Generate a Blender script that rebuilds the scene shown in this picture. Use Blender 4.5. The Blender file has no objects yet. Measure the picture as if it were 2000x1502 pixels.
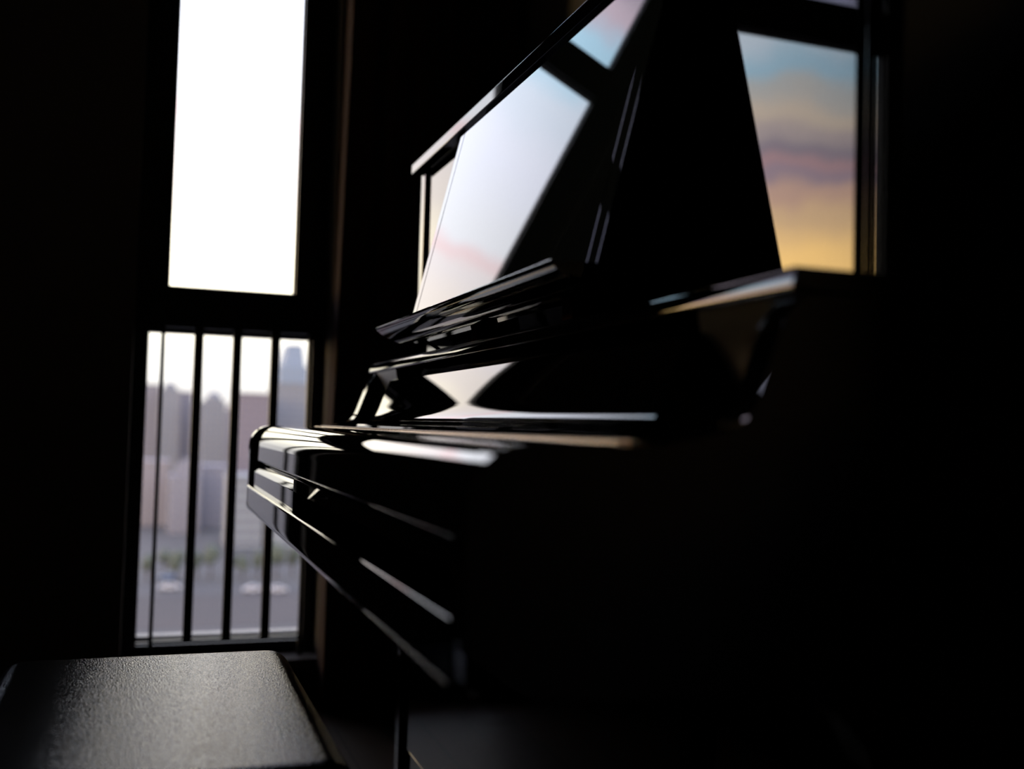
import bpy, bmesh, math, random
from mathutils import Vector, Matrix
random.seed(4)
sc = bpy.context.scene
H = 0.77            # eye height above the floor; the origin stands under the eye

# ---------------------------------------------------------------- camera
cam = bpy.data.cameras.new('camera'); camo = bpy.data.objects.new('camera', cam)
sc.collection.objects.link(camo); sc.camera = camo
cam.sensor_width = 36.0; cam.lens = 36.0          # 2000 px wide frame, focal length 2000 px
cam.clip_start = 0.02; cam.clip_end = 4000
def _ray(px, py): return Vector((px - 1000.0, -(py - 751.0), -2000.0))
_d1 = _ray(285, 815).normalized()                 # along the piano
_up = Vector((1.0, -0.028, 0.0)).cross(_d1).normalized()
if _up.y < 0: _up = -_up
_d2 = _d1.cross(_up)
camo.matrix_world = Matrix(((_d2.x, _d2.y, _d2.z, 0), (_d1.x, _d1.y, _d1.z, 0), (_up.x, _up.y, _up.z, H), (0, 0, 0, 1)))
cam.dof.use_dof = True; cam.dof.focus_distance = 1.50; cam.dof.aperture_fstop = 2.3

# ---------------------------------------------------------------- exposure
vs = sc.view_settings
vs.view_transform = 'Standard'; vs.look = 'None'; vs.gamma = 1.0; vs.exposure = 0.0; vs.use_curve_mapping = False
sc.cycles.max_bounces = 8; sc.cycles.transparent_max_bounces = 12
sc.cycles.sample_clamp_indirect = 6.0; sc.cycles.caustics_reflective = False; sc.cycles.caustics_refractive = False

# ---------------------------------------------------------------- evening sky
wd = bpy.data.worlds.new('evening_sky'); sc.world = wd; wd.use_nodes = True
nt = wd.node_tree; nt.nodes.clear(); N = nt.nodes; L = nt.links
def nd(t, **k):
    n = N.new(t)
    for a, b in k.items(): setattr(n, a, b)
    return n
def mth(op, a, b=None, c=None):
    n = nd('ShaderNodeMath', operation=op)
    for i, v in enumerate((a, b, c)):
        if v is None: continue
        if isinstance(v, (int, float)): n.inputs[i].default_value = v
        else: L.new(v, n.inputs[i])
    return n.outputs[0]
tc = nd('ShaderNodeTexCoord'); sep = nd('ShaderNodeSeparateXYZ'); L.new(tc.outputs['Generated'], sep.inputs[0])
elev = mth('MULTIPLY', mth('ARCSINE', sep.outputs[2]), 180 / math.pi)
azim = mth('MULTIPLY', mth('ARCTAN2', sep.outputs[0], sep.outputs[1]), 180 / math.pi)
comb = nd('ShaderNodeCombineXYZ'); L.new(mth('MULTIPLY', azim, 0.22), comb.inputs[0]); L.new(mth('MULTIPLY', elev, 0.26), comb.inputs[1])
nz = nd('ShaderNodeTexNoise'); nz.inputs['Scale'].default_value = 1.0; nz.inputs['Detail'].default_value = 4.0; nz.inputs['Roughness'].default_value = 0.5
L.new(comb.outputs[0], nz.inputs['Vector'])
wob = mth('MULTIPLY', mth('SUBTRACT', nz.outputs[0], 0.5), 3.2)
e2 = mth('ADD', elev, wob)
def ramp(stops, emax=60.0):
    r = nd('ShaderNodeValToRGB'); cr = r.color_ramp; cr.interpolation = 'EASE'
    while len(cr.elements) < len(stops): cr.elements.new(0.5)
    for el, (e, c) in zip(cr.elements, stops):
        el.position = (e + 5.0) / (emax + 5.0); el.color = (c[0] / 15, c[1] / 15, c[2] / 15, 1)
    L.new(mth('DIVIDE', mth('ADD', e2, 5.0), emax + 5.0), r.inputs[0])
    return r.outputs[0]
warm = ramp([(-5, (3, 2.6, 2.2)), (2, (9, 6.6, 3.4)), (9.0, (14.5, 9.0, 3.3)), (11.8, (8.6, 5.7, 3.3)), (12.9, (6.6, 4.2, 3.3)), (13.7, (3.6, 2.7, 3.3)),
             (14.4, (4.7, 2.9, 3.1)), (15.0, (2.9, 2.4, 2.9)), (15.8, (4.4, 3.6, 3.6)), (17.0, (6.0, 4.9, 4.0)), (18.2, (4.6, 4.5, 4.4)), (19.2, (3.3, 4.9, 6.1)),
             (20.8, (5.0, 5.7, 6.6)), (22.5, (2.2, 2.2, 3.2)), (30, (2.2, 2.2, 3.0)), (60, (1.5, 1.8, 2.6))])
pale = ramp([(-5, (1.1, 1.1, 1.15)), (1, (1.35, 1.28, 1.25)), (3.2, (2.0, 1.9, 1.75)), (6.5, (4.0, 3.6, 2.8)), (10, (4.6, 4.1, 3.3)), (13, (3.7, 3.3, 3.1)), (15.3, (3.5, 3.2, 3.25)),
             (16.0, (3.6, 2.8, 2.9)), (16.9, (3.5, 3.5, 3.75)), (22, (3.5, 3.55, 4.1)), (25.5, (3.1, 3.35, 3.9)), (27.5, (2.1, 3.1, 3.9)), (29.3, (2.0, 3.0, 3.8)), (30.6, (2.6, 2.1, 2.5)), (32, (1.9, 1.6, 1.95)), (60, (1.3, 1.4, 1.9))])
mr = nd('ShaderNodeMapRange', interpolation_type='SMOOTHSTEP')
L.new(azim, mr.inputs[0]); mr.inputs[1].default_value = -30; mr.inputs[2].default_value = -17; mr.inputs[3].default_value = 1; mr.inputs[4].default_value = 0
mx = nd('ShaderNodeMix', data_type='RGBA'); L.new(mr.outputs[0], mx.inputs['Factor']); L.new(pale, mx.inputs['A']); L.new(warm, mx.inputs['B'])
bg = nd('ShaderNodeBackground'); L.new(mx.outputs['Result'], bg.inputs[0]); bg.inputs[1].default_value = 15.0
wo = nd('ShaderNodeOutputWorld'); L.new(bg.outputs[0], wo.inputs[0])

# ---------------------------------------------------------------- materials
def mat(name, col, rough=0.5, ior=1.5, metal=0.0, spec=None, noise=None, bump=None, coat=0.0):
    m = bpy.data.materials.new(name); m.use_nodes = True
    t = m.node_tree; b = t.nodes['Principled BSDF']
    b.inputs['Base Color'].default_value = (*col, 1); b.inputs['Roughness'].default_value = rough
    b.inputs['IOR'].default_value = ior; b.inputs['Metallic'].default_value = metal
    if spec is not None: b.inputs['Specular IOR Level'].default_value = spec
    if coat: b.inputs['Coat Weight'].default_value = coat
    tcn = t.nodes.new('ShaderNodeTexCoord')
    if noise:                                    # (scale vector, colour 2)
        mp = t.nodes.new('ShaderNodeMapping'); mp.inputs['Scale'].default_value = noise[0]
        n = t.nodes.new('ShaderNodeTexNoise'); n.inputs['Scale'].default_value = 1; n.inputs['Detail'].default_value = 5
        r = t.nodes.new('ShaderNodeMix'); r.data_type = 'RGBA'
        t.links.new(tcn.outputs['Object'], mp.inputs[0]); t.links.new(mp.outputs[0], n.inputs['Vector'])
        c = t.nodes.new('ShaderNodeMapRange'); c.inputs[1].default_value = 0.35; c.inputs[2].default_value = 0.65
        t.links.new(n.outputs[0], c.inputs[0]); t.links.new(c.outputs[0], r.inputs['Factor'])
        r.inputs['A'].default_value = (*col, 1); r.inputs['B'].default_value = (*noise[1], 1)
        t.links.new(r.outputs['Result'], b.inputs['Base Color'])
    if bump:                                     # (kind, scale, strength, distance)
        if bump[0] == 'v':
            n = t.nodes.new('ShaderNodeTexVoronoi'); n.inputs['Scale'].default_value = bump[1]; out = n.outputs['Distance']
        else:
            n = t.nodes.new('ShaderNodeTexNoise'); n.inputs['Scale'].default_value = bump[1]; n.inputs['Detail'].default_value = 4; out = n.outputs[0]
        t.links.new(tcn.outputs['Object'], n.inputs['Vector'])
        bp = t.nodes.new('ShaderNodeBump'); bp.inputs['Strength'].default_value = bump[2]; bp.inputs['Distance'].default_value = bump[3]
        t.links.new(out, bp.inputs['Height']); t.links.new(bp.outputs[0], b.inputs['Normal'])
    return m
LACQ = mat('black_polyester_lacquer', (0.0012, 0.0012, 0.0014), 0.012, 1.52)
LACQ_DESK = mat('black_lacquer_with_fine_scratches', (0.016, 0.022, 0.024), 0.015, 1.52, noise=((30, 260, 160), (0.008, 0.012, 0.013)))
BRASS = mat('brushed_brass', (0.62, 0.42, 0.2), 0.17, metal=1.0, noise=((3, 60, 3), (0.5, 0.32, 0.15)))
BRASSD = mat('dull_brass', (0.28, 0.17, 0.08), 0.4, metal=1.0)
CHROME = mat('bright_nickel', (0.62, 0.60, 0.62), 0.25, metal=1.0)
LEATHER = mat('black_leatherette', (0.006, 0.0055, 0.005), 0.15, 1.56, bump=('v', 420, 0.5, 0.0010))
WOODB = mat('black_satin_wood', (0.004, 0.004, 0.004), 0.25)
FRAME = mat('dark_window_metal', (0.006, 0.007, 0.008), 0.4)
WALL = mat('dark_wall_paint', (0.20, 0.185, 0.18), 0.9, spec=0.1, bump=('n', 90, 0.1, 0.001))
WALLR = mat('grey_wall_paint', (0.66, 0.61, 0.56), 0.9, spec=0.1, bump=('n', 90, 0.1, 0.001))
CEIL = mat('ceiling_paint', (0.2, 0.2, 0.2), 0.9, spec=0.1)
CURT = mat('dark_brown_curtain_cloth', (0.075, 0.040, 0.034), 0.9, spec=0.1, bump=('n', 700, 0.3, 0.0008))
FELT = mat('wool_felt', (0.06, 0.01, 0.01), 0.95, spec=0.1)
STONE = mat('pale_sill_stone', (0.34, 0.32, 0.31), 0.55, noise=((14, 14, 14), (0.28, 0.27, 0.26)))

def floor_mat():
    m = mat('dark_oak_floorboards', (0.05, 0.032, 0.02), 0.5, spec=0.25)
    t = m.node_tree; b = t.nodes['Principled BSDF']
    tcn = t.nodes.new('ShaderNodeTexCoord'); mp = t.nodes.new('ShaderNodeMapping'); mp.inputs['Rotation'].default_value = (0, 0, math.pi / 2)
    br = t.nodes.new('ShaderNodeTexBrick'); br.inputs['Scale'].default_value = 1.0; br.inputs['Brick Width'].default_value = 1.1; br.inputs['Row Height'].default_value = 0.12
    br.inputs['Mortar Size'].default_value = 0.002; br.inputs['Color1'].default_value = (0.085, 0.055, 0.036, 1); br.inputs['Color2'].default_value = (0.062, 0.042, 0.028, 1); br.inputs['Mortar'].default_value = (0.01, 0.007, 0.005, 1)
    t.links.new(tcn.outputs['Object'], mp.inputs[0]); t.links.new(mp.outputs[0], br.inputs['Vector']); t.links.new(br.outputs[0], b.inputs['Base Color'])
    return m
FLOOR = floor_mat()
def glass_mat():
    m = bpy.data.materials.new('window_glass'); m.use_nodes = True; t = m.node_tree; t.nodes.clear()
    tr = t.nodes.new('ShaderNodeBsdfTransparent'); tr.inputs[0].default_value = (0.93, 0.94, 0.94, 1)
    gl = t.nodes.new('ShaderNodeBsdfGlossy'); gl.inputs['Roughness'].default_value = 0.01
    fr = t.nodes.new('ShaderNodeFresnel'); fr.inputs[0].default_value = 1.45
    mx = t.nodes.new('ShaderNodeMixShader'); o = t.nodes.new('ShaderNodeOutputMaterial')
    t.links.new(fr.outputs[0], mx.inputs[0]); t.links.new(tr.outputs[0], mx.inputs[1]); t.links.new(gl.outputs[0], mx.inputs[2]); t.links.new(mx.outputs[0], o.inputs[0])
    return m
GLASS = glass_mat()

# ---------------------------------------------------------------- helpers
def link_mesh(name, bm, material, parent=None, smooth=None):
    me = bpy.data.meshes.new(name); bmesh.ops.recalc_face_normals(bm, faces=bm.faces); bm.to_mesh(me); bm.free()
    me.materials.append(material)
    if smooth is not None:
        for p in me.polygons: p.use_smooth = True
        me.set_sharp_from_angle(angle=math.radians(smooth))
    o = bpy.data.objects.new(name, me); sc.collection.objects.link(o)
    if smooth is not None and smooth < 60:
        w = o.modifiers.new('weighted_normals', 'WEIGHTED_NORMAL'); w.mode = 'FACE_AREA'; w.weight = 100; w.keep_sharp = True
    if parent: o.parent = parent; o.matrix_parent_inverse = Matrix.Translation(-parent.location)
    return o
def bx(bm, x0, x1, y0, y1, z0, z1, bev=0.0, seg=3):
    ps = [bm.verts.new((x, y, z)) for x in (x0, x1) for y in (y0, y1) for z in (z0, z1)]
    fs = [bm.faces.new([ps[i] for i in q]) for q in ((0, 1, 3, 2), (4, 6, 7, 5), (0, 4, 5, 1), (2, 3, 7, 6), (0, 2, 6, 4), (1, 5, 7, 3))]
    if bev:
        es = list({e for f in fs for e in f.edges})
        bmesh.ops.bevel(bm, geom=es, offset=bev, segments=seg, profile=0.5, affect='EDGES')
def box(name, m, x0, x1, y0, y1, z0, z1, parent=None, bev=0.0, seg=3):
    bm = bmesh.new(); bx(bm, x0, x1, y0, y1, z0, z1, bev, seg)
    return link_mesh(name, bm, m, parent, 40 if bev else None)
def prof(bm, pts, y0, y1, bev=0.0, seg=2):
    """closed profile in x,z extruded along y"""
    a = [bm.verts.new((p[0], y0, p[1])) for p in pts]; b = [bm.verts.new((p[0], y1, p[1])) for p in pts]
    n = len(pts)
    fa = bm.faces.new(a); fb = bm.faces.new(list(reversed(b)))
    for i in range(n): bm.faces.new((a[i], b[i], b[(i + 1) % n], a[(i + 1) % n]))
    if bev:
        es = list(set(fa.edges) | set(fb.edges))
        bmesh.ops.bevel(bm, geom=es, offset=bev, segments=seg, profile=0.5, affect='EDGES')
def profile(name, m, pts, y0, y1, parent=None, bev=0.0, smooth=30, seg=2):
    bm = bmesh.new(); prof(bm, pts, y0, y1, bev, seg)
    return link_mesh(name, bm, m, parent, smooth)
def arc(cx, cz, r, a0, a1, n=8, rz=None):
    rz = rz or r
    return [(cx + r * math.cos(math.radians(a0 + (a1 - a0) * i / n)), cz + rz * math.sin(math.radians(a0 + (a1 - a0) * i / n))) for i in range(n + 1)]
def spline(ps, n=6):
    out = []
    for i in range(len(ps) - 1):
        p0 = ps[max(i - 1, 0)]; p1 = ps[i]; p2 = ps[i + 1]; p3 = ps[min(i + 2, len(ps) - 1)]
        for k in range(n):
            t = k / n
            out.append(tuple(0.5 * (2 * p1[j] + (-p0[j] + p2[j]) * t + (2 * p0[j] - 5 * p1[j] + 4 * p2[j] - p3[j]) * t * t + (-p0[j] + 3 * p1[j] - 3 * p2[j] + p3[j]) * t ** 3) for j in (0, 1)))
    out.append(ps[-1]); return out
def cyl(bm, p, q, r, n=16, r2=None):
    p, q = Vector(p), Vector(q); d = q - p
    mtx = Matrix.Translation((p + q) / 2) @ d.to_track_quat('Z', 'Y').to_matrix().to_4x4()
    bmesh.ops.create_cone(bm, cap_ends=True, segments=n, radius1=r, radius2=r2 if r2 is not None else r, depth=d.length, matrix=mtx)
def thing(name, label, cat, loc=(0, 0, 0), group=None):
    o = bpy.data.objects.new(name, None); sc.collection.objects.link(o); o.location = loc; o.empty_display_size = 0.1
    o['label'] = label; o['category'] = cat
    if group: o['group'] = group
    return o
def tag(o, label, cat, group=None):
    o['label'] = label; o['category'] = cat
    if group: o['group'] = group
    return o
def struct(o): o['kind'] = 'structure'; return o

# ---------------------------------------------------------------- room shell
WY = 2.88                                   # room face of the window wall
W1 = (-0.04, 0.480, H - 0.655, 2.76)         # openings x0,x1,z0,z1
W2 = (-1.48, -0.50, H + 0.30, 2.76)
XR, XL, YB, CZ = 0.93, -3.4, -3.2, 2.85
def wall_far():
    bm = bmesh.new(); y0, y1 = WY, WY + 0.26
    xs = [XL - 0.2, W2[0], W2[1], W1[0], W1[1], XR + 0.2]
    for i in (0, 2, 4): bx(bm, xs[i], xs[i + 1], y0, y1, 0, CZ)
    for w in (W1, W2):
        bx(bm, w[0], w[1], y0, y1, 0, w[2]); bx(bm, w[0], w[1], y0, y1, w[3], CZ)
    bmesh.ops.remove_doubles(bm, verts=bm.verts, dist=1e-5)
    return struct(link_mesh('wall_far', bm, WALL))
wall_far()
struct(box('wall_right', WALLR, XR, XR + 0.2, YB, WY, 0, CZ))
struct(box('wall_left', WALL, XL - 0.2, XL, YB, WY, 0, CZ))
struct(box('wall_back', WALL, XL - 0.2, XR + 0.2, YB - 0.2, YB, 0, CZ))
struct(box('ceiling', CEIL, XL - 0.2, XR + 0.2, YB - 0.2, WY + 0.26, CZ, CZ + 0.2))
struct(box('floor', FLOOR, XL - 0.2, XR + 0.2, YB - 0.2, WY + 0.26, -0.2, 0))
for nm, a in (('baseboard_far', (XL, XR, WY - 0.014, WY, 0, 0.09)), ('baseboard_right', (XR - 0.014, XR, YB, WY - 0.014, 0, 0.09))):
    struct(box(nm, WOODB, *a, bev=0.003))

def window(name, w, mid, low, up):
    """frame with three lights one above the other; each light is (x0,x1,z0,z1) of clear glass"""
    bm = bmesh.new(); y0, y1 = 3.0, 3.06
    x0, x1, z0, z1 = w
    lights = sorted([l for l in (low, mid, up) if l], key=lambda l: l[2])
    zc = z0
    for i, l in enumerate(lights):
        zn = z1 if i == len(lights) - 1 else (l[3] + lights[i + 1][2]) / 2
        bx(bm, x0, x1, y0, y1, zc, l[2]); bx(bm, x0, x1, y0, y1, l[3], zn)
        bx(bm, x0, l[0], y0, y1, l[2], l[3]); bx(bm, l[1], x1, y0, y1, l[2], l[3])
        zc = zn
    bmesh.ops.remove_doubles(bm, verts=bm.verts, dist=1e-5)
    f = struct(link_mesh(name, bm, FRAME))
    for l in lights:
        box('pane', GLASS, l[0] - 0.006, l[1] + 0.006, y1 - 0.03, y1 - 0.025, l[2] - 0.006, l[3] + 0.006, f)
    bm = bmesh.new()                                   # rubber seal: a slim bead round every light
    for l in lights:
        for a in ((l[0], l[0] + .004, l[2], l[3]), (l[1] - .004, l[1], l[2], l[3]), (l[0], l[1], l[2], l[2] + .004), (l[0], l[1], l[3] - .004, l[3])):
            bx(bm, a[0], a[1], y1 - 0.04, y1 - 0.0301, a[2], a[3])
    link_mesh('seal', bm, WOODB, f)
    s = box('window_sill', STONE, x0, x1, y1, 3.112, z0, lights[0][2] + 0.012, f, bev=0.003)
    return f
window('window_1', W1, (0.044, 0.393, H + 0.3675, H + 1.385), (-0.005, 0.448, H - 0.625, H + 0.241), (0.044, 0.393, H + 1.495, 2.70))
window('window_2', W2, (-1.40, -0.70, H + 0.3675, H + 1.398), None, (-1.40, -0.70, H + 1.54, 2.70))
# guard rail standing in the reveal, room side of the lower light
def guard(xs, label, z0=H - 0.609, z1=H + 0.262):
    t = thing('guard_rail', label, 'guard rail', (xs[2], 2.94, W1[2]))
    y = 2.94
    box('top_rail', FRAME, xs[0], xs[-1], y - 0.008, y + 0.008, z1 - 0.014, z1, t, bev=0.002, seg=2)
    box('bottom_rail', FRAME, xs[0], xs[-1], y - 0.008, y + 0.008, z0, z0 + 0.009, t, bev=0.002, seg=2)
    for i, x in enumerate(xs):
        e = i in (0, len(xs) - 1); r = 0.0055 if e else 0.0125
        box('post' if e else 'bar', FRAME, x - r, x + r, y - 0.01, y + 0.01, W1[2] if e else z0, z1, t, bev=0.003, seg=2)
    return t
guard((0.0355, 0.129, 0.2315, 0.3355, 0.432), 'black steel guard rail with five uprights across the lower pane of the narrow window')

# ---------------------------------------------------------------- curtain
def curtain():
    # plan path: a hem turned towards the wall, a run along the window wall, round the corner, a run along the side wall
    def path(u, f):
        lean = 0.030 * (1 - min(1.0, f * 1.35))
        x0 = 0.477 + lean
        a, b, r, c = 0.10, 0.29, 0.10, 0.13
        tot = a + b + math.pi / 2 * r + c; d = u * tot
        if d < a: return (x0, 2.868 - d, -1, 0, d, tot)
        d -= a; xe = XR - 0.045 - r
        if d < b: k = d / b; return (x0 + (xe - x0) * k, 2.768, 0, -1, d + a, tot)
        d -= b
        if d < math.pi / 2 * r:
            t = d / r; return (xe + r * math.sin(t), 2.768 - r + r * math.cos(t), -math.sin(t), -math.cos(t), d + a + b, tot)
        d -= math.pi / 2 * r
        return (xe + r, 2.768 - r - d, -1, 0, d + a + b + math.pi / 2 * r, tot)
    bm = bmesh.new(); rows = 30; cols = 300; zt, zb = 2.79, 0.02; grid = []
    for r in range(rows + 1):
        f = r / rows; z = zt + (zb - zt) * f; row = []
        for c in range(cols + 1):
            x, y, nx, ny, d, tot = path(c / cols, f)
            k = min(1.0, max(0.0, (d - 0.085) / 0.06))
            w = k * (0.75 + 0.25 * f) * 0.021 * math.sin((d - 0.1) * 2 * math.pi / 0.085) + 0.004 * k * math.sin(d * 31 + f * 3)
            if nx == -1 and d < 0.2: w += 0.0022 * math.sin(f * 9)
            row.append(bm.verts.new((x + nx * w, y + ny * w, z)))
        grid.append(row)
    for r in range(rows):
        for c in range(cols): bm.faces.new((grid[r][c], grid[r + 1][c], grid[r + 1][c + 1], grid[r][c + 1]))
    t = thing('curtain', 'dark brown floor-length curtain in pleats filling the corner right of the narrow window', 'curtain', (0.68, 2.76, 0.0))
    o = link_mesh('cloth', bm, CURT, t, 60)
    m = o.modifiers.new('thickness', 'SOLIDIFY'); m.thickness = 0.003
    bm = bmesh.new(); bx(bm, 0.05, XR - 0.05, 2.755, 2.785, 2.80, CZ); bx(bm, XR - 0.065, XR - 0.035, 2.30, 2.755, 2.80, CZ)
    link_mesh('curtain_track', bm, FRAME, t)
    for i in range(14):
        x, y, *_ = path((i + 1.6) / 15.2, 0.0)
        box('hook', WOODB, x - 0.004, x + 0.004, y - 0.004, y + 0.004, 2.785, 2.80, t)
curtain()

# ---------------------------------------------------------------- piano
YN, YF = 0.633, 2.133
P = thing('upright_piano', 'tall black polished upright piano with closed key lid and music desk leaning up', 'piano', (0.5, 1.383, 0))
def Z(v): return H + v
def board_curve(knots, X0, z0=0.031, n=26):
    """concave profile from its tilt angle (deg from upright) at heights; smoothed and integrated"""
    M = 400; za, zb = knots[0][0], knots[-1][0]; zs = [za + (zb - za) * i / (M - 1) for i in range(M)]
    def lin(z):
        for (a, p), (b, q) in zip(knots, knots[1:]):
            if z <= b: return p + (q - p) * (z - a) / (b - a)
        return knots[-1][1]
    raw = [lin(z) for z in zs]; K = [math.exp(-(k / 10) ** 2) for k in range(-20, 21)]; S = sum(K)
    ph = [sum(K[k] * raw[min(M - 1, max(0, i + k - 20))] for k in range(41)) / S for i in range(M)]
    X = [0.0]
    for i in range(1, M): X.append(X[-1] + math.tan(math.radians((ph[i] + ph[i - 1]) / 2)) * (zs[i] - zs[i - 1]))
    i0 = min(range(M), key=lambda i: abs(zs[i] - z0)); X = [x - X[i0] + X0 for x in X]
    L_ = [0.0]
    for i in range(1, M): L_.append(L_[-1] + math.hypot(X[i] - X[i - 1], zs[i] - zs[i - 1]))
    out = []
    for k in range(n):
        d = L_[-1] * k / (n - 1); i = min(range(M), key=lambda i: abs(L_[i] - d)); out.append((X[i], Z(zs[i])))
    return out
KN = [(-.002, 80), (.002, 72), (.005, 60), (.0102, 42), (.0165, 27.5), (.030, 19.8), (.05, 20.0), (.066, 20.4), (.083, 21.2)]
FB = board_curve(KN, 0.4187)
# side panels with arm and concave cheek
ck = [(p[0] - 0.0035, p[1]) for p in FB]
cheek = [(0.335, Z(-0.0098)), (0.365, Z(-0.005))] + ck + [(0.4478, Z(0.106))]
side = [(0.86, 0.02), (0.86, Z(0.5420)), (0.539, Z(0.5420)), (0.539, Z(0.106))]
side += list(reversed(cheek))
side += arc(0.238, Z(-0.050), 0.040, 90, 180, 10) + [(0.198, Z(-0.129)), (0.198, Z(-0.165))]
side += arc(0.218, Z(-0.158), 0.020, 200, 270, 4) + spline([(0.30, Z(-0.182)), (0.42, Z(-0.186)), (0.485, Z(-0.20)), (0.52, Z(-0.25))], 4) + [(0.52, 0.02)]
for y0 in (YN, YF - 0.031):
    s = profile('side_panel', LACQ, side, y0, y0 + 0.031, P, bev=0.0022, smooth=32)
# toe blocks and castors
for y0 in (YN + 0.001, YF - 0.062):
    box('toe_block', LACQ, 0.560, 0.86, y0, y0 + 0.061, 0.022, 0.060, P, bev=0.006)
    yc = y0 + 0.0305
    for x in (0.60, 0.82):
        bm = bmesh.new(); cyl(bm, (x, yc - 0.012, 0.02), (x, yc + 0.012, 0.02), 0.02, 20); bx(bm, x - 0.012, x + 0.012, yc - 0.016, yc + 0.016, 0.02, 0.03)
        link_mesh('castor', bm, BRASS, P, 40)
ya, yb = YN + 0.031, YF - 0.031
# keybed, key slip
kb = arc(0.1985, Z(-0.1325), 0.004, 90, 180, 8) + [(0.1945, Z(-0.160))] + arc(0.2075, Z(-0.1665), 0.0130, 180, 255, 7) + [(0.215, Z(-0.1805))] + [(0.52, Z(-0.182)), (0.52, Z(-0.142)), (0.212, Z(-0.1285))]
profile('keybed', LACQ, kb, ya, yb, P, smooth=30)
ks = [(0.2035, Z(-0.1284)), (0.2035, Z(-0.1005))] + spline([(0.2038, Z(-0.0995)), (0.2056, Z(-0.0955)), (0.2082, Z(-0.0905)), (0.2125, Z(-0.0855)), (0.219, Z(-0.0818))], 5) + [(0.245, Z(-0.0818)), (0.245, Z(-0.1284))]
KS = profile('key_slip', LACQ, ks, ya, yb, P, smooth=40)
kc = [(0.2035, Z(-0.1284)), (0.2035, Z(-0.0835)), (0.2042, Z(-0.0822)), (0.238, Z(-0.0820)), (0.238, Z(-0.1284))]
profile('slip_centre', LACQ, kc, ya + 0.001, 1.497, KS, bev=0.0015, smooth=40)
# key lid
lid = [(0.3295, Z(-0.0095))] + spline([(0.3295, Z(-0.0095)), (0.28, Z(-0.0092)), (0.244, Z(-0.0115))], 6) + arc(0.246, Z(-0.0505), 0.039, 92, 180, 14) + [(0.2065, Z(-0.0765))] + arc(0.2095, Z(-0.0765), 0.003, 180, 270, 4)
lid += [(0.222, Z(-0.0795)), (0.226, Z(-0.055))] + arc(0.248, Z(-0.050), 0.022, 185, 95, 6) + [(0.3295, Z(-0.027))]
KL = profile('key_lid', LACQ, lid[1:], ya + 0.002, yb - 0.002, P, bev=0.001, smooth=30)
# long piano hinge
bm = bmesh.new(); bx(bm, 0.3225, 0.3325, ya + 0.01, yb - 0.012, Z(-0.0100), Z(-0.0086), 0.0004, 1); bx(bm, 0.338, 0.348, ya + 0.01, yb - 0.012, Z(-0.0100), Z(-0.0074), 0.0004, 1)
HG = link_mesh('lid_hinge', bm, BRASS, P, 40)
bm = bmesh.new(); y = ya + 0.01
while y < yb - 0.03:
    cyl(bm, (0.3353, y, Z(-0.0088)), (0.3353, y + 0.0165, Z(-0.0088)), 0.0026, 10); y += 0.018
k = link_mesh('knuckle', bm, BRASSD, HG, 40); k['kind'] = 'stuff'
# curved fall board behind the hinge
fb = [(0.349, Z(-0.0098)), (0.3765, Z(-0.0094)), (0.3768, Z(-0.0036))] + FB + [(0.449, Z(0.0865)), (0.475, Z(0.106)), (0.52, Z(0.106)), (0.52, Z(-0.012)), (0.355, Z(-0.022))]
profile('fall_board', LACQ, fb, ya + 0.120, yb - 0.175, P, smooth=26)
cb = [(0.349, Z(-0.0112)), (0.470, Z(-0.0112)), (0.4485, Z(0.106)), (0.52, Z(0.106)), (0.52, Z(-0.022)), (0.349, Z(-0.022))]
for q0, q1 in ((ya + 0.0005, ya + 0.1195), (yb - 0.1745, yb - 0.0005)):
    profile('cheek_block', WOODB, cb, q0, q1, P, bev=0.001, smooth=40)
# lock
bm = bmesh.new(); pts = [(0.0105 * math.cos(math.radians(a)), -0.0118 * abs(math.sin(math.radians(a))) ** 1.1) for a in range(0, -181, -10)]
va = [bm.verts.new((0.2032 + p[1] * 1.0, 1.272 + p[0], Z(-0.0826) + p[1])) for p in pts]; vb = [bm.verts.new((0.2036, 1.272 + p[0], Z(-0.0826) + p[1])) for p in pts]
bm.faces.new(va); bm.faces.new(list(reversed(vb)))
for i in range(len(pts)): bm.faces.new((va[i], vb[i], vb[(i + 1) % len(pts)], va[(i + 1) % len(pts)]))
LK = link_mesh('lock_plate', bm, CHROME, KS)
# shelf above the fall board
sh = [(0.86, Z(0.106)), (0.86, Z(0.124)), (0.4435, Z(0.124))] + [(0.4455, Z(0.1236)), (0.4437, Z(0.1222)), (0.4424, Z(0.1198)), (0.4414, Z(0.1165)), (0.4406, Z(0.1130)), (0.4401, Z(0.1095)), (0.4402, Z(0.1075)), (0.4412, Z(0.1062))]
shp = [(0.5385, Z(0.106)), (0.5385, Z(0.124))] + sh[2:]
profile('shelf', LACQ, shp, YN - 0.003, YF + 0.003, P, bev=0.0025, smooth=40)
# upper front panel, recessed between the side panels
bm = bmesh.new(); bx(bm, 0.5465, 0.566, ya + 0.0347, yb - 0.004, Z(0.1245), Z(0.5415), 0.002, 3)
link_mesh('upper_front_panel', bm, LACQ, P, 40)
box('panel_stile', LACQ, 0.556, 0.575, ya, ya + 0.034, Z(0.1245), Z(0.5415), P, bev=0.002)
box('panel_bead', LACQ, 0.5475, 0.5555, ya + 0.0230, ya + 0.0252, Z(0.1245), Z(0.5415), P, bev=0.0008)
# top lid board
tl = [(0.885, Z(0.5425)), (0.885, Z(0.565)), (0.5255, Z(0.565))] + arc(0.5255, Z(0.562), 0.003, 90, 180, 4) + [(0.5225, Z(0.5450))] + arc(0.5250, Z(0.5450), 0.0025, 180, 270, 4)
profile('top_lid', LACQ, tl, YN - 0.022, YF + 0.022, P, bev=0.0025, smooth=35)
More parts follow.
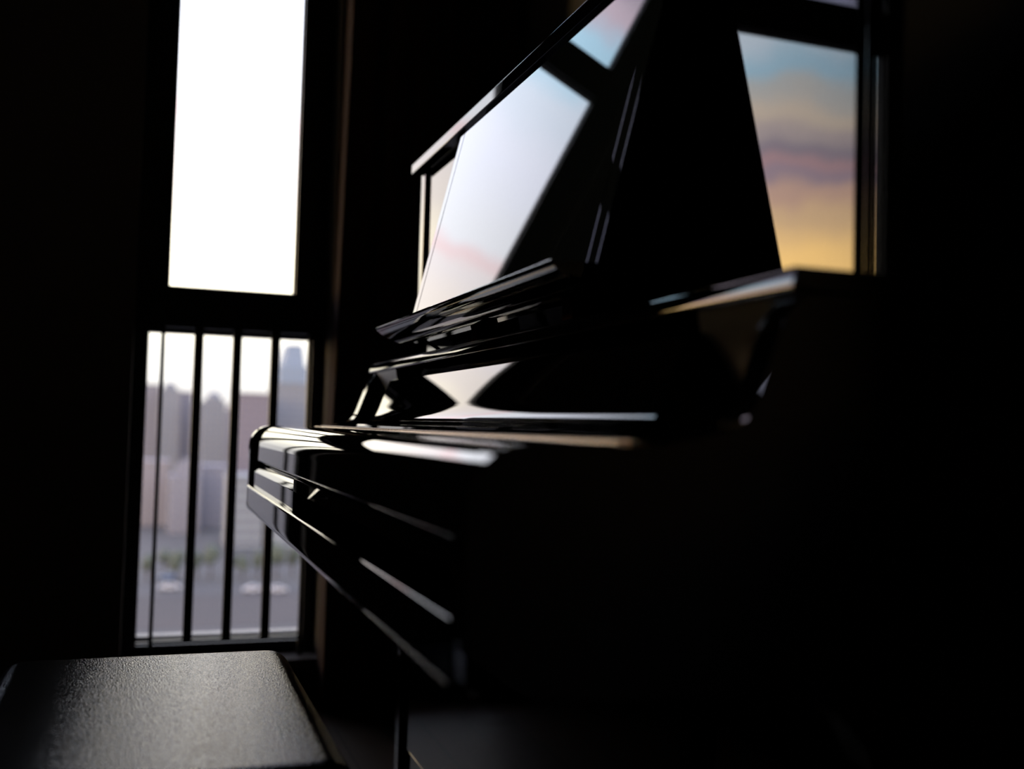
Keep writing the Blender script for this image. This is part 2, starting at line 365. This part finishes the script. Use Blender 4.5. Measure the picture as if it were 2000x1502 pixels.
# lower front panel, plinth, back
box('lower_front_panel', LACQ, 0.530, 0.552, ya + 0.003, yb - 0.003, 0.105, Z(-0.19), P, bev=0.003)
box('plinth', LACQ, 0.534, 0.560, ya, yb, 0.03, 0.102, P, bev=0.003)
box('back_panel', WOODB, 0.835, 0.858, ya, yb, 0.03, Z(0.536), P)
for i, y in enumerate((1.30, 1.385, 1.47)):
    bm = bmesh.new(); bx(bm, 0.40, 0.53, y - 0.016, y + 0.016, 0.060, 0.070, 0.004, 3)
    cyl(bm, (0.402, y, 0.060), (0.402, y, 0.070), 0.026, 24)
    link_mesh('pedal', bm, BRASS, P, 40)
# music desk ledge: a cove board carried above the shelf
DY0, DY1 = 0.963, 1.765
ld = [(0.3795, Z(0.1708)), (0.381, Z(0.1722)), (0.3835, Z(0.1722))] + [(0.470, Z(0.1722)), (0.470, Z(0.150)), (0.440, Z(0.1455))]
ld += spline([(0.436, Z(0.1448)), (0.430, Z(0.1446)), (0.4225, Z(0.1462)), (0.410, Z(0.1505)), (0.396, Z(0.1568)), (0.385, Z(0.1635)), (0.3800, Z(0.1685))], 6)
LG = profile('desk_ledge', LACQ, ld, 0.960, 1.800, P, bev=0.0015, smooth=50)
# music desk board
bm = bmesh.new()
a0 = Vector((0.4325, Z(0.1722))); a1 = Vector((0.5170, Z(0.523))); dd = (a1 - a0).normalized(); nn = Vector((dd.y, -dd.x)); th = 0.016
def desk_piece(name, ya_, yb_, parent):
    """board section between two ends; its near front edge carries a shallow chamfer"""
    bm = bmesh.new(); sec = [(ya_, 0.000715), (ya_ + 0.001, 0.000465), (ya_ + 0.002, 0.000270), (ya_ + 0.003, 0.000130), (ya_ + 0.004, 0.000040), (ya_ + 0.005, 0.0), (yb_, 0.0), (yb_, th), (ya_, th)]
    lo = [bm.verts.new((a0.x + nn.x * d, y, a0.y + nn.y * d)) for y, d in sec]; hi = [bm.verts.new((a1.x + nn.x * d, y, a1.y + nn.y * d)) for y, d in sec]
    bm.faces.new(lo); bm.faces.new(list(reversed(hi)))
    ns = len(sec)
    for i in range(ns): bm.faces.new((lo[i], hi[i], hi[(i + 1) % ns], lo[(i + 1) % ns]))
    return link_mesh(name, bm, LACQ_DESK, parent)
MD = desk_piece('music_desk', DY0 + 0.0275, DY1 - 0.0275, P)
desk_piece('desk_end_strip', DY0, DY0 + 0.0272, MD); desk_piece('desk_end_strip', DY1 - 0.0272, DY1, MD)
# hinges and struts that carry the desk
for y in (1.13, 1.50):
    box('desk_bracket', FELT, 0.470, 0.505, y - 0.015, y + 0.015, Z(0.1245), Z(0.1500), P)
bm = bmesh.new(); cyl(bm, (0.445, 1.715, Z(0.1480)), (0.492, 1.735, Z(0.1265)), 0.003, 10); link_mesh('desk_strut', bm, WOODB, P, 40)

# ---------------------------------------------------------------- bench
B = thing('piano_bench', 'black leatherette piano bench drawn up beside the keyboard, its cushion shining in window light', 'bench', (0.02, 1.29, 0))
def cushion():
    bm = bmesh.new(); nx, ny = 28, 44; x0, x1, y0, y1 = -0.173, 0.214, 1.005, 1.570; zt = Z(-0.3355); h = 0.075
    def sup(u): return 1 - abs(u) ** 9
    bx(bm, x0, x1, y0, y1, zt - h, zt)
    bmesh.ops.bevel(bm, geom=[e for e in bm.edges if abs(e.verts[0].co.z - e.verts[1].co.z) > 0.05], offset=0.036, segments=8, affect='EDGES', profile=0.5)
    top = [e for e in bm.edges if min(v.co.z for v in e.verts) > zt - 1e-4]
    bmesh.ops.bevel(bm, geom=top, offset=0.031, segments=10, affect='EDGES', profile=0.5)
    return link_mesh('cushion', bm, LEATHER, B, 50)
CU = cushion()
bm = bmesh.new()
for zz in (Z(-0.4085),):
    bx(bm, -0.170, 0.211, 1.010, 1.565, zz, zz + 0.006, 0.0028, 3)
link_mesh('piping', bm, LEATHER, CU, 50)
box('apron', WOODB, -0.155, 0.196, 1.022, 1.552, Z(-0.465), Z(-0.409), B, bev=0.003)
for x, y in ((-0.128, 1.05), (0.169, 1.05), (-0.128, 1.525), (0.169, 1.525)):
    bm = bmesh.new(); prev = None
    for z, r in ((0.0, 0.015), (0.27, 0.0235), (Z(-0.4645), 0.0235)):
        ring = [bm.verts.new((x + sx * r, y + sy * r, z)) for sx, sy in ((-1, -1), (1, -1), (1, 1), (-1, 1))]
        if prev:
            for i in range(4): bm.faces.new((prev[i], prev[(i + 1) % 4], ring[(i + 1) % 4], ring[i]))
        else: bm.faces.new(list(reversed(ring)))
        prev = ring
    bm.faces.new(prev); bmesh.ops.bevel(bm, geom=list(bm.edges), offset=0.003, segments=2, affect='EDGES')
    link_mesh('leg', bm, WOODB, B, 40)
for sx, x in ((-1, -0.1635), (1, 0.2045)):
    bm = bmesh.new(); cyl(bm, (x - 0.0085, 1.29, Z(-0.437)), (x + 0.0085, 1.29, Z(-0.437)), 0.02, 24); link_mesh('height_knob', bm, WOODB, B, 40)

# ---------------------------------------------------------------- town outside
G = -42.0
def dirpt(px, py, dist):
    """ground-range point seen at a pixel: returns x,y at the given distance along +y and the height there"""
    r = camo.matrix_world.to_3x3() @ _ray(px, py); s = dist / r.y
    return r.x * s, dist, H + r.z * s
ASPH = mat('asphalt', (0.040, 0.038, 0.044), 0.85, noise=((0.05, 0.05, 0.05), (0.048, 0.042, 0.047)))
PAVE = mat('pale_paving', (0.066, 0.066, 0.072), 0.85, noise=((0.3, 0.3, 0.3), (0.056, 0.057, 0.066)))
BRICKG = mat('reddish_paving', (0.068, 0.040, 0.048), 0.85, noise=((0.08, 0.08, 0.08), (0.052, 0.037, 0.045)))
struct(box('ground', PAVE, -700, 900, 30, 2600, G - 2, G))
def slab(name, label, cat, m, x0, x1, y0, y1, z0=0.0, z1=0.08):
    return tag(box(name, m, x0, x1, y0, y1, G + z0, G + z1), label, cat)
slab('plaza', 'reddish paved plaza at the foot of the view beyond the lower window pane', 'plaza', BRICKG, -120, 160, 182, 212)
slab('road', 'grey asphalt road crossing below the town, behind the reddish plaza', 'road', ASPH, -160, 200, 220, 262)

def facade_mat(name, wall, glassc, wx=3.2, wz=3.1, ratio=0.5):
    m = mat(name, wall, 0.8); t = m.node_tree; b = t.nodes['Principled BSDF']
    tcn = t.nodes.new('ShaderNodeTexCoord'); s = t.nodes.new('ShaderNodeSeparateXYZ'); t.links.new(tcn.outputs['Object'], s.inputs[0])
    def mm(op, a, bb):
        n = t.nodes.new('ShaderNodeMath'); n.operation = op
        for i, v in enumerate((a, bb)):
            if isinstance(v, (int, float)): n.inputs[i].default_value = v
            else: t.links.new(v, n.inputs[i])
        return n.outputs[0]
    fx = mm('FRACT', mm('DIVIDE', mm('ADD', mm('ADD', s.outputs[0], s.outputs[1]), 500.0), wx), 0); fz = mm('FRACT', mm('DIVIDE', mm('ADD', s.outputs[2], 500.0), wz), 0)
    k = mm('MULTIPLY', mm('LESS_THAN', fx, ratio), mm('LESS_THAN', fz, 0.55))
    r = t.nodes.new('ShaderNodeMix'); r.data_type = 'RGBA'; r.inputs['A'].default_value = (*wall, 1); r.inputs['B'].default_value = (*glassc, 1)
    t.links.new(k, r.inputs['Factor']); t.links.new(r.outputs['Result'], b.inputs['Base Color'])
    return m
F_LAV = facade_mat('hazy_lavender_render', (0.185, 0.188, 0.24), (0.14, 0.148, 0.19))  # distance haze is put into these facade colours: bluish grey, little contrast
F_GREY = facade_mat('hazy_blue_grey_render', (0.175, 0.19, 0.235), (0.13, 0.147, 0.19), 4.0, 3.0)
F_PINK = facade_mat('hazy_pinkish_render', (0.205, 0.197, 0.235), (0.155, 0.152, 0.185), 2.6, 3.3, 0.4)
F_PLUM = facade_mat('hazy_plum_render', (0.155, 0.143, 0.185), (0.125, 0.115, 0.155), 3.6, 3.2, 0.5)
F_BLUE = facade_mat('hazy_blue_curtain_wall', (0.20, 0.25, 0.34), (0.15, 0.20, 0.30), 2.4, 3.6, 0.75)
F_PALE = facade_mat('hazy_pale_render', (0.22, 0.25, 0.29), (0.12, 0.13, 0.17), 60.0, 3.4, 0.97)
F_PEACH = mat('peach_cladding', (0.50, 0.30, 0.20), 0.6)
LEAF = mat('dusky_green_foliage', (0.085, 0.10, 0.085), 0.9, noise=((0.3, 0.3, 0.3), (0.06, 0.08, 0.07)))
BARK = mat('bark', (0.04, 0.03, 0.025), 0.9)

def tower(px0, px1, ytop, dist, depth, m, label, crown=None, base_w=0.0):
    xa, _, zt = dirpt(px0, ytop, dist); xb, _, _ = dirpt(px1, ytop, dist)
    t = thing('tower_block', label, 'building', ((xa + xb) / 2, dist + depth / 2, G)); w = xb - xa; xc = (xa + xb) / 2
    def part(name, mm, a): box(name, mm, *a, t)
    part('main_block', m, (xa, xb, dist, dist + depth, G, zt))
    if crown == 'dome':
        part('attic', m, (xa + w * .15, xb - w * .15, dist + depth * .15, dist + depth * .85, zt, zt + w * .12))
        bm = bmesh.new(); bmesh.ops.create_uvsphere(bm, u_segments=24, v_segments=12, radius=1.0, matrix=Matrix.Translation((xc, dist + depth / 2, zt + w * .1)) @ Matrix.Diagonal((w * .33, w * .33, w * .34, 1)))
        link_mesh('dome', bm, m, t, 60)
    elif crown == 'steps':
        part('setback', m, (xa + w * .2, xb - w * .12, dist + depth * .2, dist + depth * .8, zt, zt + w * .35))
        part('plant_room', m, (xa + w * .4, xb - w * .3, dist + depth * .3, dist + depth * .7, zt + w * .35, zt + w * .55))
    elif crown == 'taper':
        bm = bmesh.new(); z0 = zt; z1 = zt + w * .8
        lo = [bm.verts.new(v) for v in ((xa + w * .12, dist + 2, z0), (xb - w * .1, dist + 2, z0), (xb - w * .1, dist + depth - 2, z0), (xa + w * .12, dist + depth - 2, z0))]
        hi = [bm.verts.new(v) for v in ((xa + w * .30, dist + 5, z1), (xb - w * .2, dist + 5, z1), (xb - w * .2, dist + depth - 5, z1), (xa + w * .30, dist + depth - 5, z1))]
        bm.faces.new(lo); bm.faces.new(hi)
        for i in range(4): bm.faces.new((lo[i], lo[(i + 1) % 4], hi[(i + 1) % 4], hi[i]))
        link_mesh('crown', bm, m, t)
    else:
        part('parapet', m, (xa - .3, xb + .3, dist - .3, dist + depth + .3, zt, zt + 1.1))
    if base_w: part('podium', m, (xa - base_w, xb + base_w, dist - 6, dist, G, G + 14))
    return t
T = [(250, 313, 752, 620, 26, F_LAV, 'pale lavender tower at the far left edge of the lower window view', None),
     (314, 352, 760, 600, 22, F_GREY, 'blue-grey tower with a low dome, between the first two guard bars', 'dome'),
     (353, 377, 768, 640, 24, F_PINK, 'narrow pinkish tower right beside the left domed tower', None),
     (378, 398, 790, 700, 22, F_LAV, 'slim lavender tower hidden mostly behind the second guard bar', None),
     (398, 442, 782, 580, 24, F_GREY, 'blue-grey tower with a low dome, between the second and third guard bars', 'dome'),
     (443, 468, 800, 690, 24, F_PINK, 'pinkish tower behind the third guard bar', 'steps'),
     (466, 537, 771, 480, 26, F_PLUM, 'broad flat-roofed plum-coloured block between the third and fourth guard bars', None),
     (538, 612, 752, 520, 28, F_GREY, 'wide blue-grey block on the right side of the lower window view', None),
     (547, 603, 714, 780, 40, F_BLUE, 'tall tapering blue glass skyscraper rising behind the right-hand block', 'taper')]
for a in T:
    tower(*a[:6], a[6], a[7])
# lower blocks in front of the towers
LB = [(262, 330, 905, 430, 20, F_PINK, 'low pinkish block in front of the left lavender tower', None),
      (332, 392, 930, 400, 20, F_LAV, 'low lavender block standing under the left domed tower', 'steps'),
      (394, 446, 915, 420, 18, F_LAV, 'low lavender block standing under the right domed tower', None),
      (447, 517, 935, 355, 18, F_PALE, 'pale low block with long balcony bands beside the fourth guard bar', None),
      (522, 615, 960, 355, 20, F_PALE, 'pale low block with long bands at the right end of the street', None)]
for a in LB: tower(*a[:6], a[6], a[7])
# street trees
def tree(x, y, h, label):
    t = thing('street_tree', label, 'tree', (x, y, G), 'trees along the road')
    bm = bmesh.new(); cyl(bm, (x, y, G), (x, y, G + h * .45), 0.28, 10, 0.18); link_mesh('trunk', bm, BARK, t, 60)
    bm = bmesh.new(); rr = random.Random(int(x * 13 + y))
    for k in range(9):
        c = Vector((x + rr.uniform(-1, 1) * h * .10, y + rr.uniform(-1, 1) * h * .10, G + h * rr.uniform(.42, .84)))
        bmesh.ops.create_icosphere(bm, subdivisions=2, radius=h * rr.uniform(.12, .17), matrix=Matrix.Translation(c))
    for v in bm.verts: v.co += Vector((rr.uniform(-1, 1), rr.uniform(-1, 1), rr.uniform(-1, 1))) * h * .02
    link_mesh('crown', bm, LEAF, t, 60)
tl_ = [(290, 288, 7, 'leftmost round tree beside the road in the lower window view'), (322, 292, 8, 'round tree just right of the first guard bar'), (345, 285, 9, 'tall tree midway between the first two guard bars'),
       (384, 290, 8, 'tree behind the second guard bar'), (412, 286, 10, 'tallest tree, between the second and third guard bars'), (452, 290, 7, 'small tree beside the third guard bar'),
       (474, 286, 7, 'tree just right of the third guard bar'), (506, 288, 8, 'tree just left of the fourth guard bar'), (540, 284, 11, 'big tree right of the fourth guard bar'), (572, 288, 9, 'rightmost tree, next to the window frame')]
for px, d, h, lab in tl_:
    x, y, _ = dirpt(px, 1100, d); tree(x, y, h, lab)
# cars on the road
CW = mat('white_car_paint', (0.42, 0.43, 0.50), 0.3); CB = mat('blue_car_paint', (0.07, 0.13, 0.28), 0.3); TY = mat('tyre_rubber', (0.01, 0.01, 0.01), 0.8); CG = mat('car_glass', (0.02, 0.025, 0.03), 0.1)
def car(px, py, m, label, k=1.0):
    r = camo.matrix_world.to_3x3() @ _ray(px, py); s = (G + 0.08 - H) / r.z; x, y = r.x * s, r.y * s
    t = thing('car', label, 'car', (x, y, G + 0.08)); g = G + 0.08
    body = [(-2.2, .35), (-2.2, .85), (-1.3, .98), (-.8, 1.45), (.9, 1.45), (1.5, .98), (2.2, .85), (2.2, .35)]
    bm = bmesh.new(); a = [bm.verts.new((x + u * k, y - .9 * k, g + v * k)) for u, v in body]; b = [bm.verts.new((x + u * k, y + .9 * k, g + v * k)) for u, v in body]
    bm.faces.new(a); bm.faces.new(list(reversed(b)))
    for i in range(8): bm.faces.new((a[i], b[i], b[(i + 1) % 8], a[(i + 1) % 8]))
    link_mesh('body', bm, m, t)
    box('side_window', CG, x - .7 * k, x + .8 * k, y - .93 * k, y - .9 * k, g + 1.0 * k, g + 1.35 * k, t)
    for u in (-1.4, 1.4):
        for v in (-.8, .8):
            bm = bmesh.new(); cyl(bm, (x + u * k, y + (v - .12) * k, g + .34 * k), (x + u * k, y + (v + .12) * k, g + .34 * k), .34 * k, 16); link_mesh('wheel', bm, TY, t, 40)
car(331, 1152, CW, 'white car on the road, between the first two guard bars', 1.15)
car(329, 1132, CB, 'blue car on the road above the left white car', 1.1)
car(494, 1156, CW, 'white car on the road just left of the fourth guard bar', 1.1)
car(541, 1157, CW, 'white car on the road just right of the fourth guard bar', 1.1)
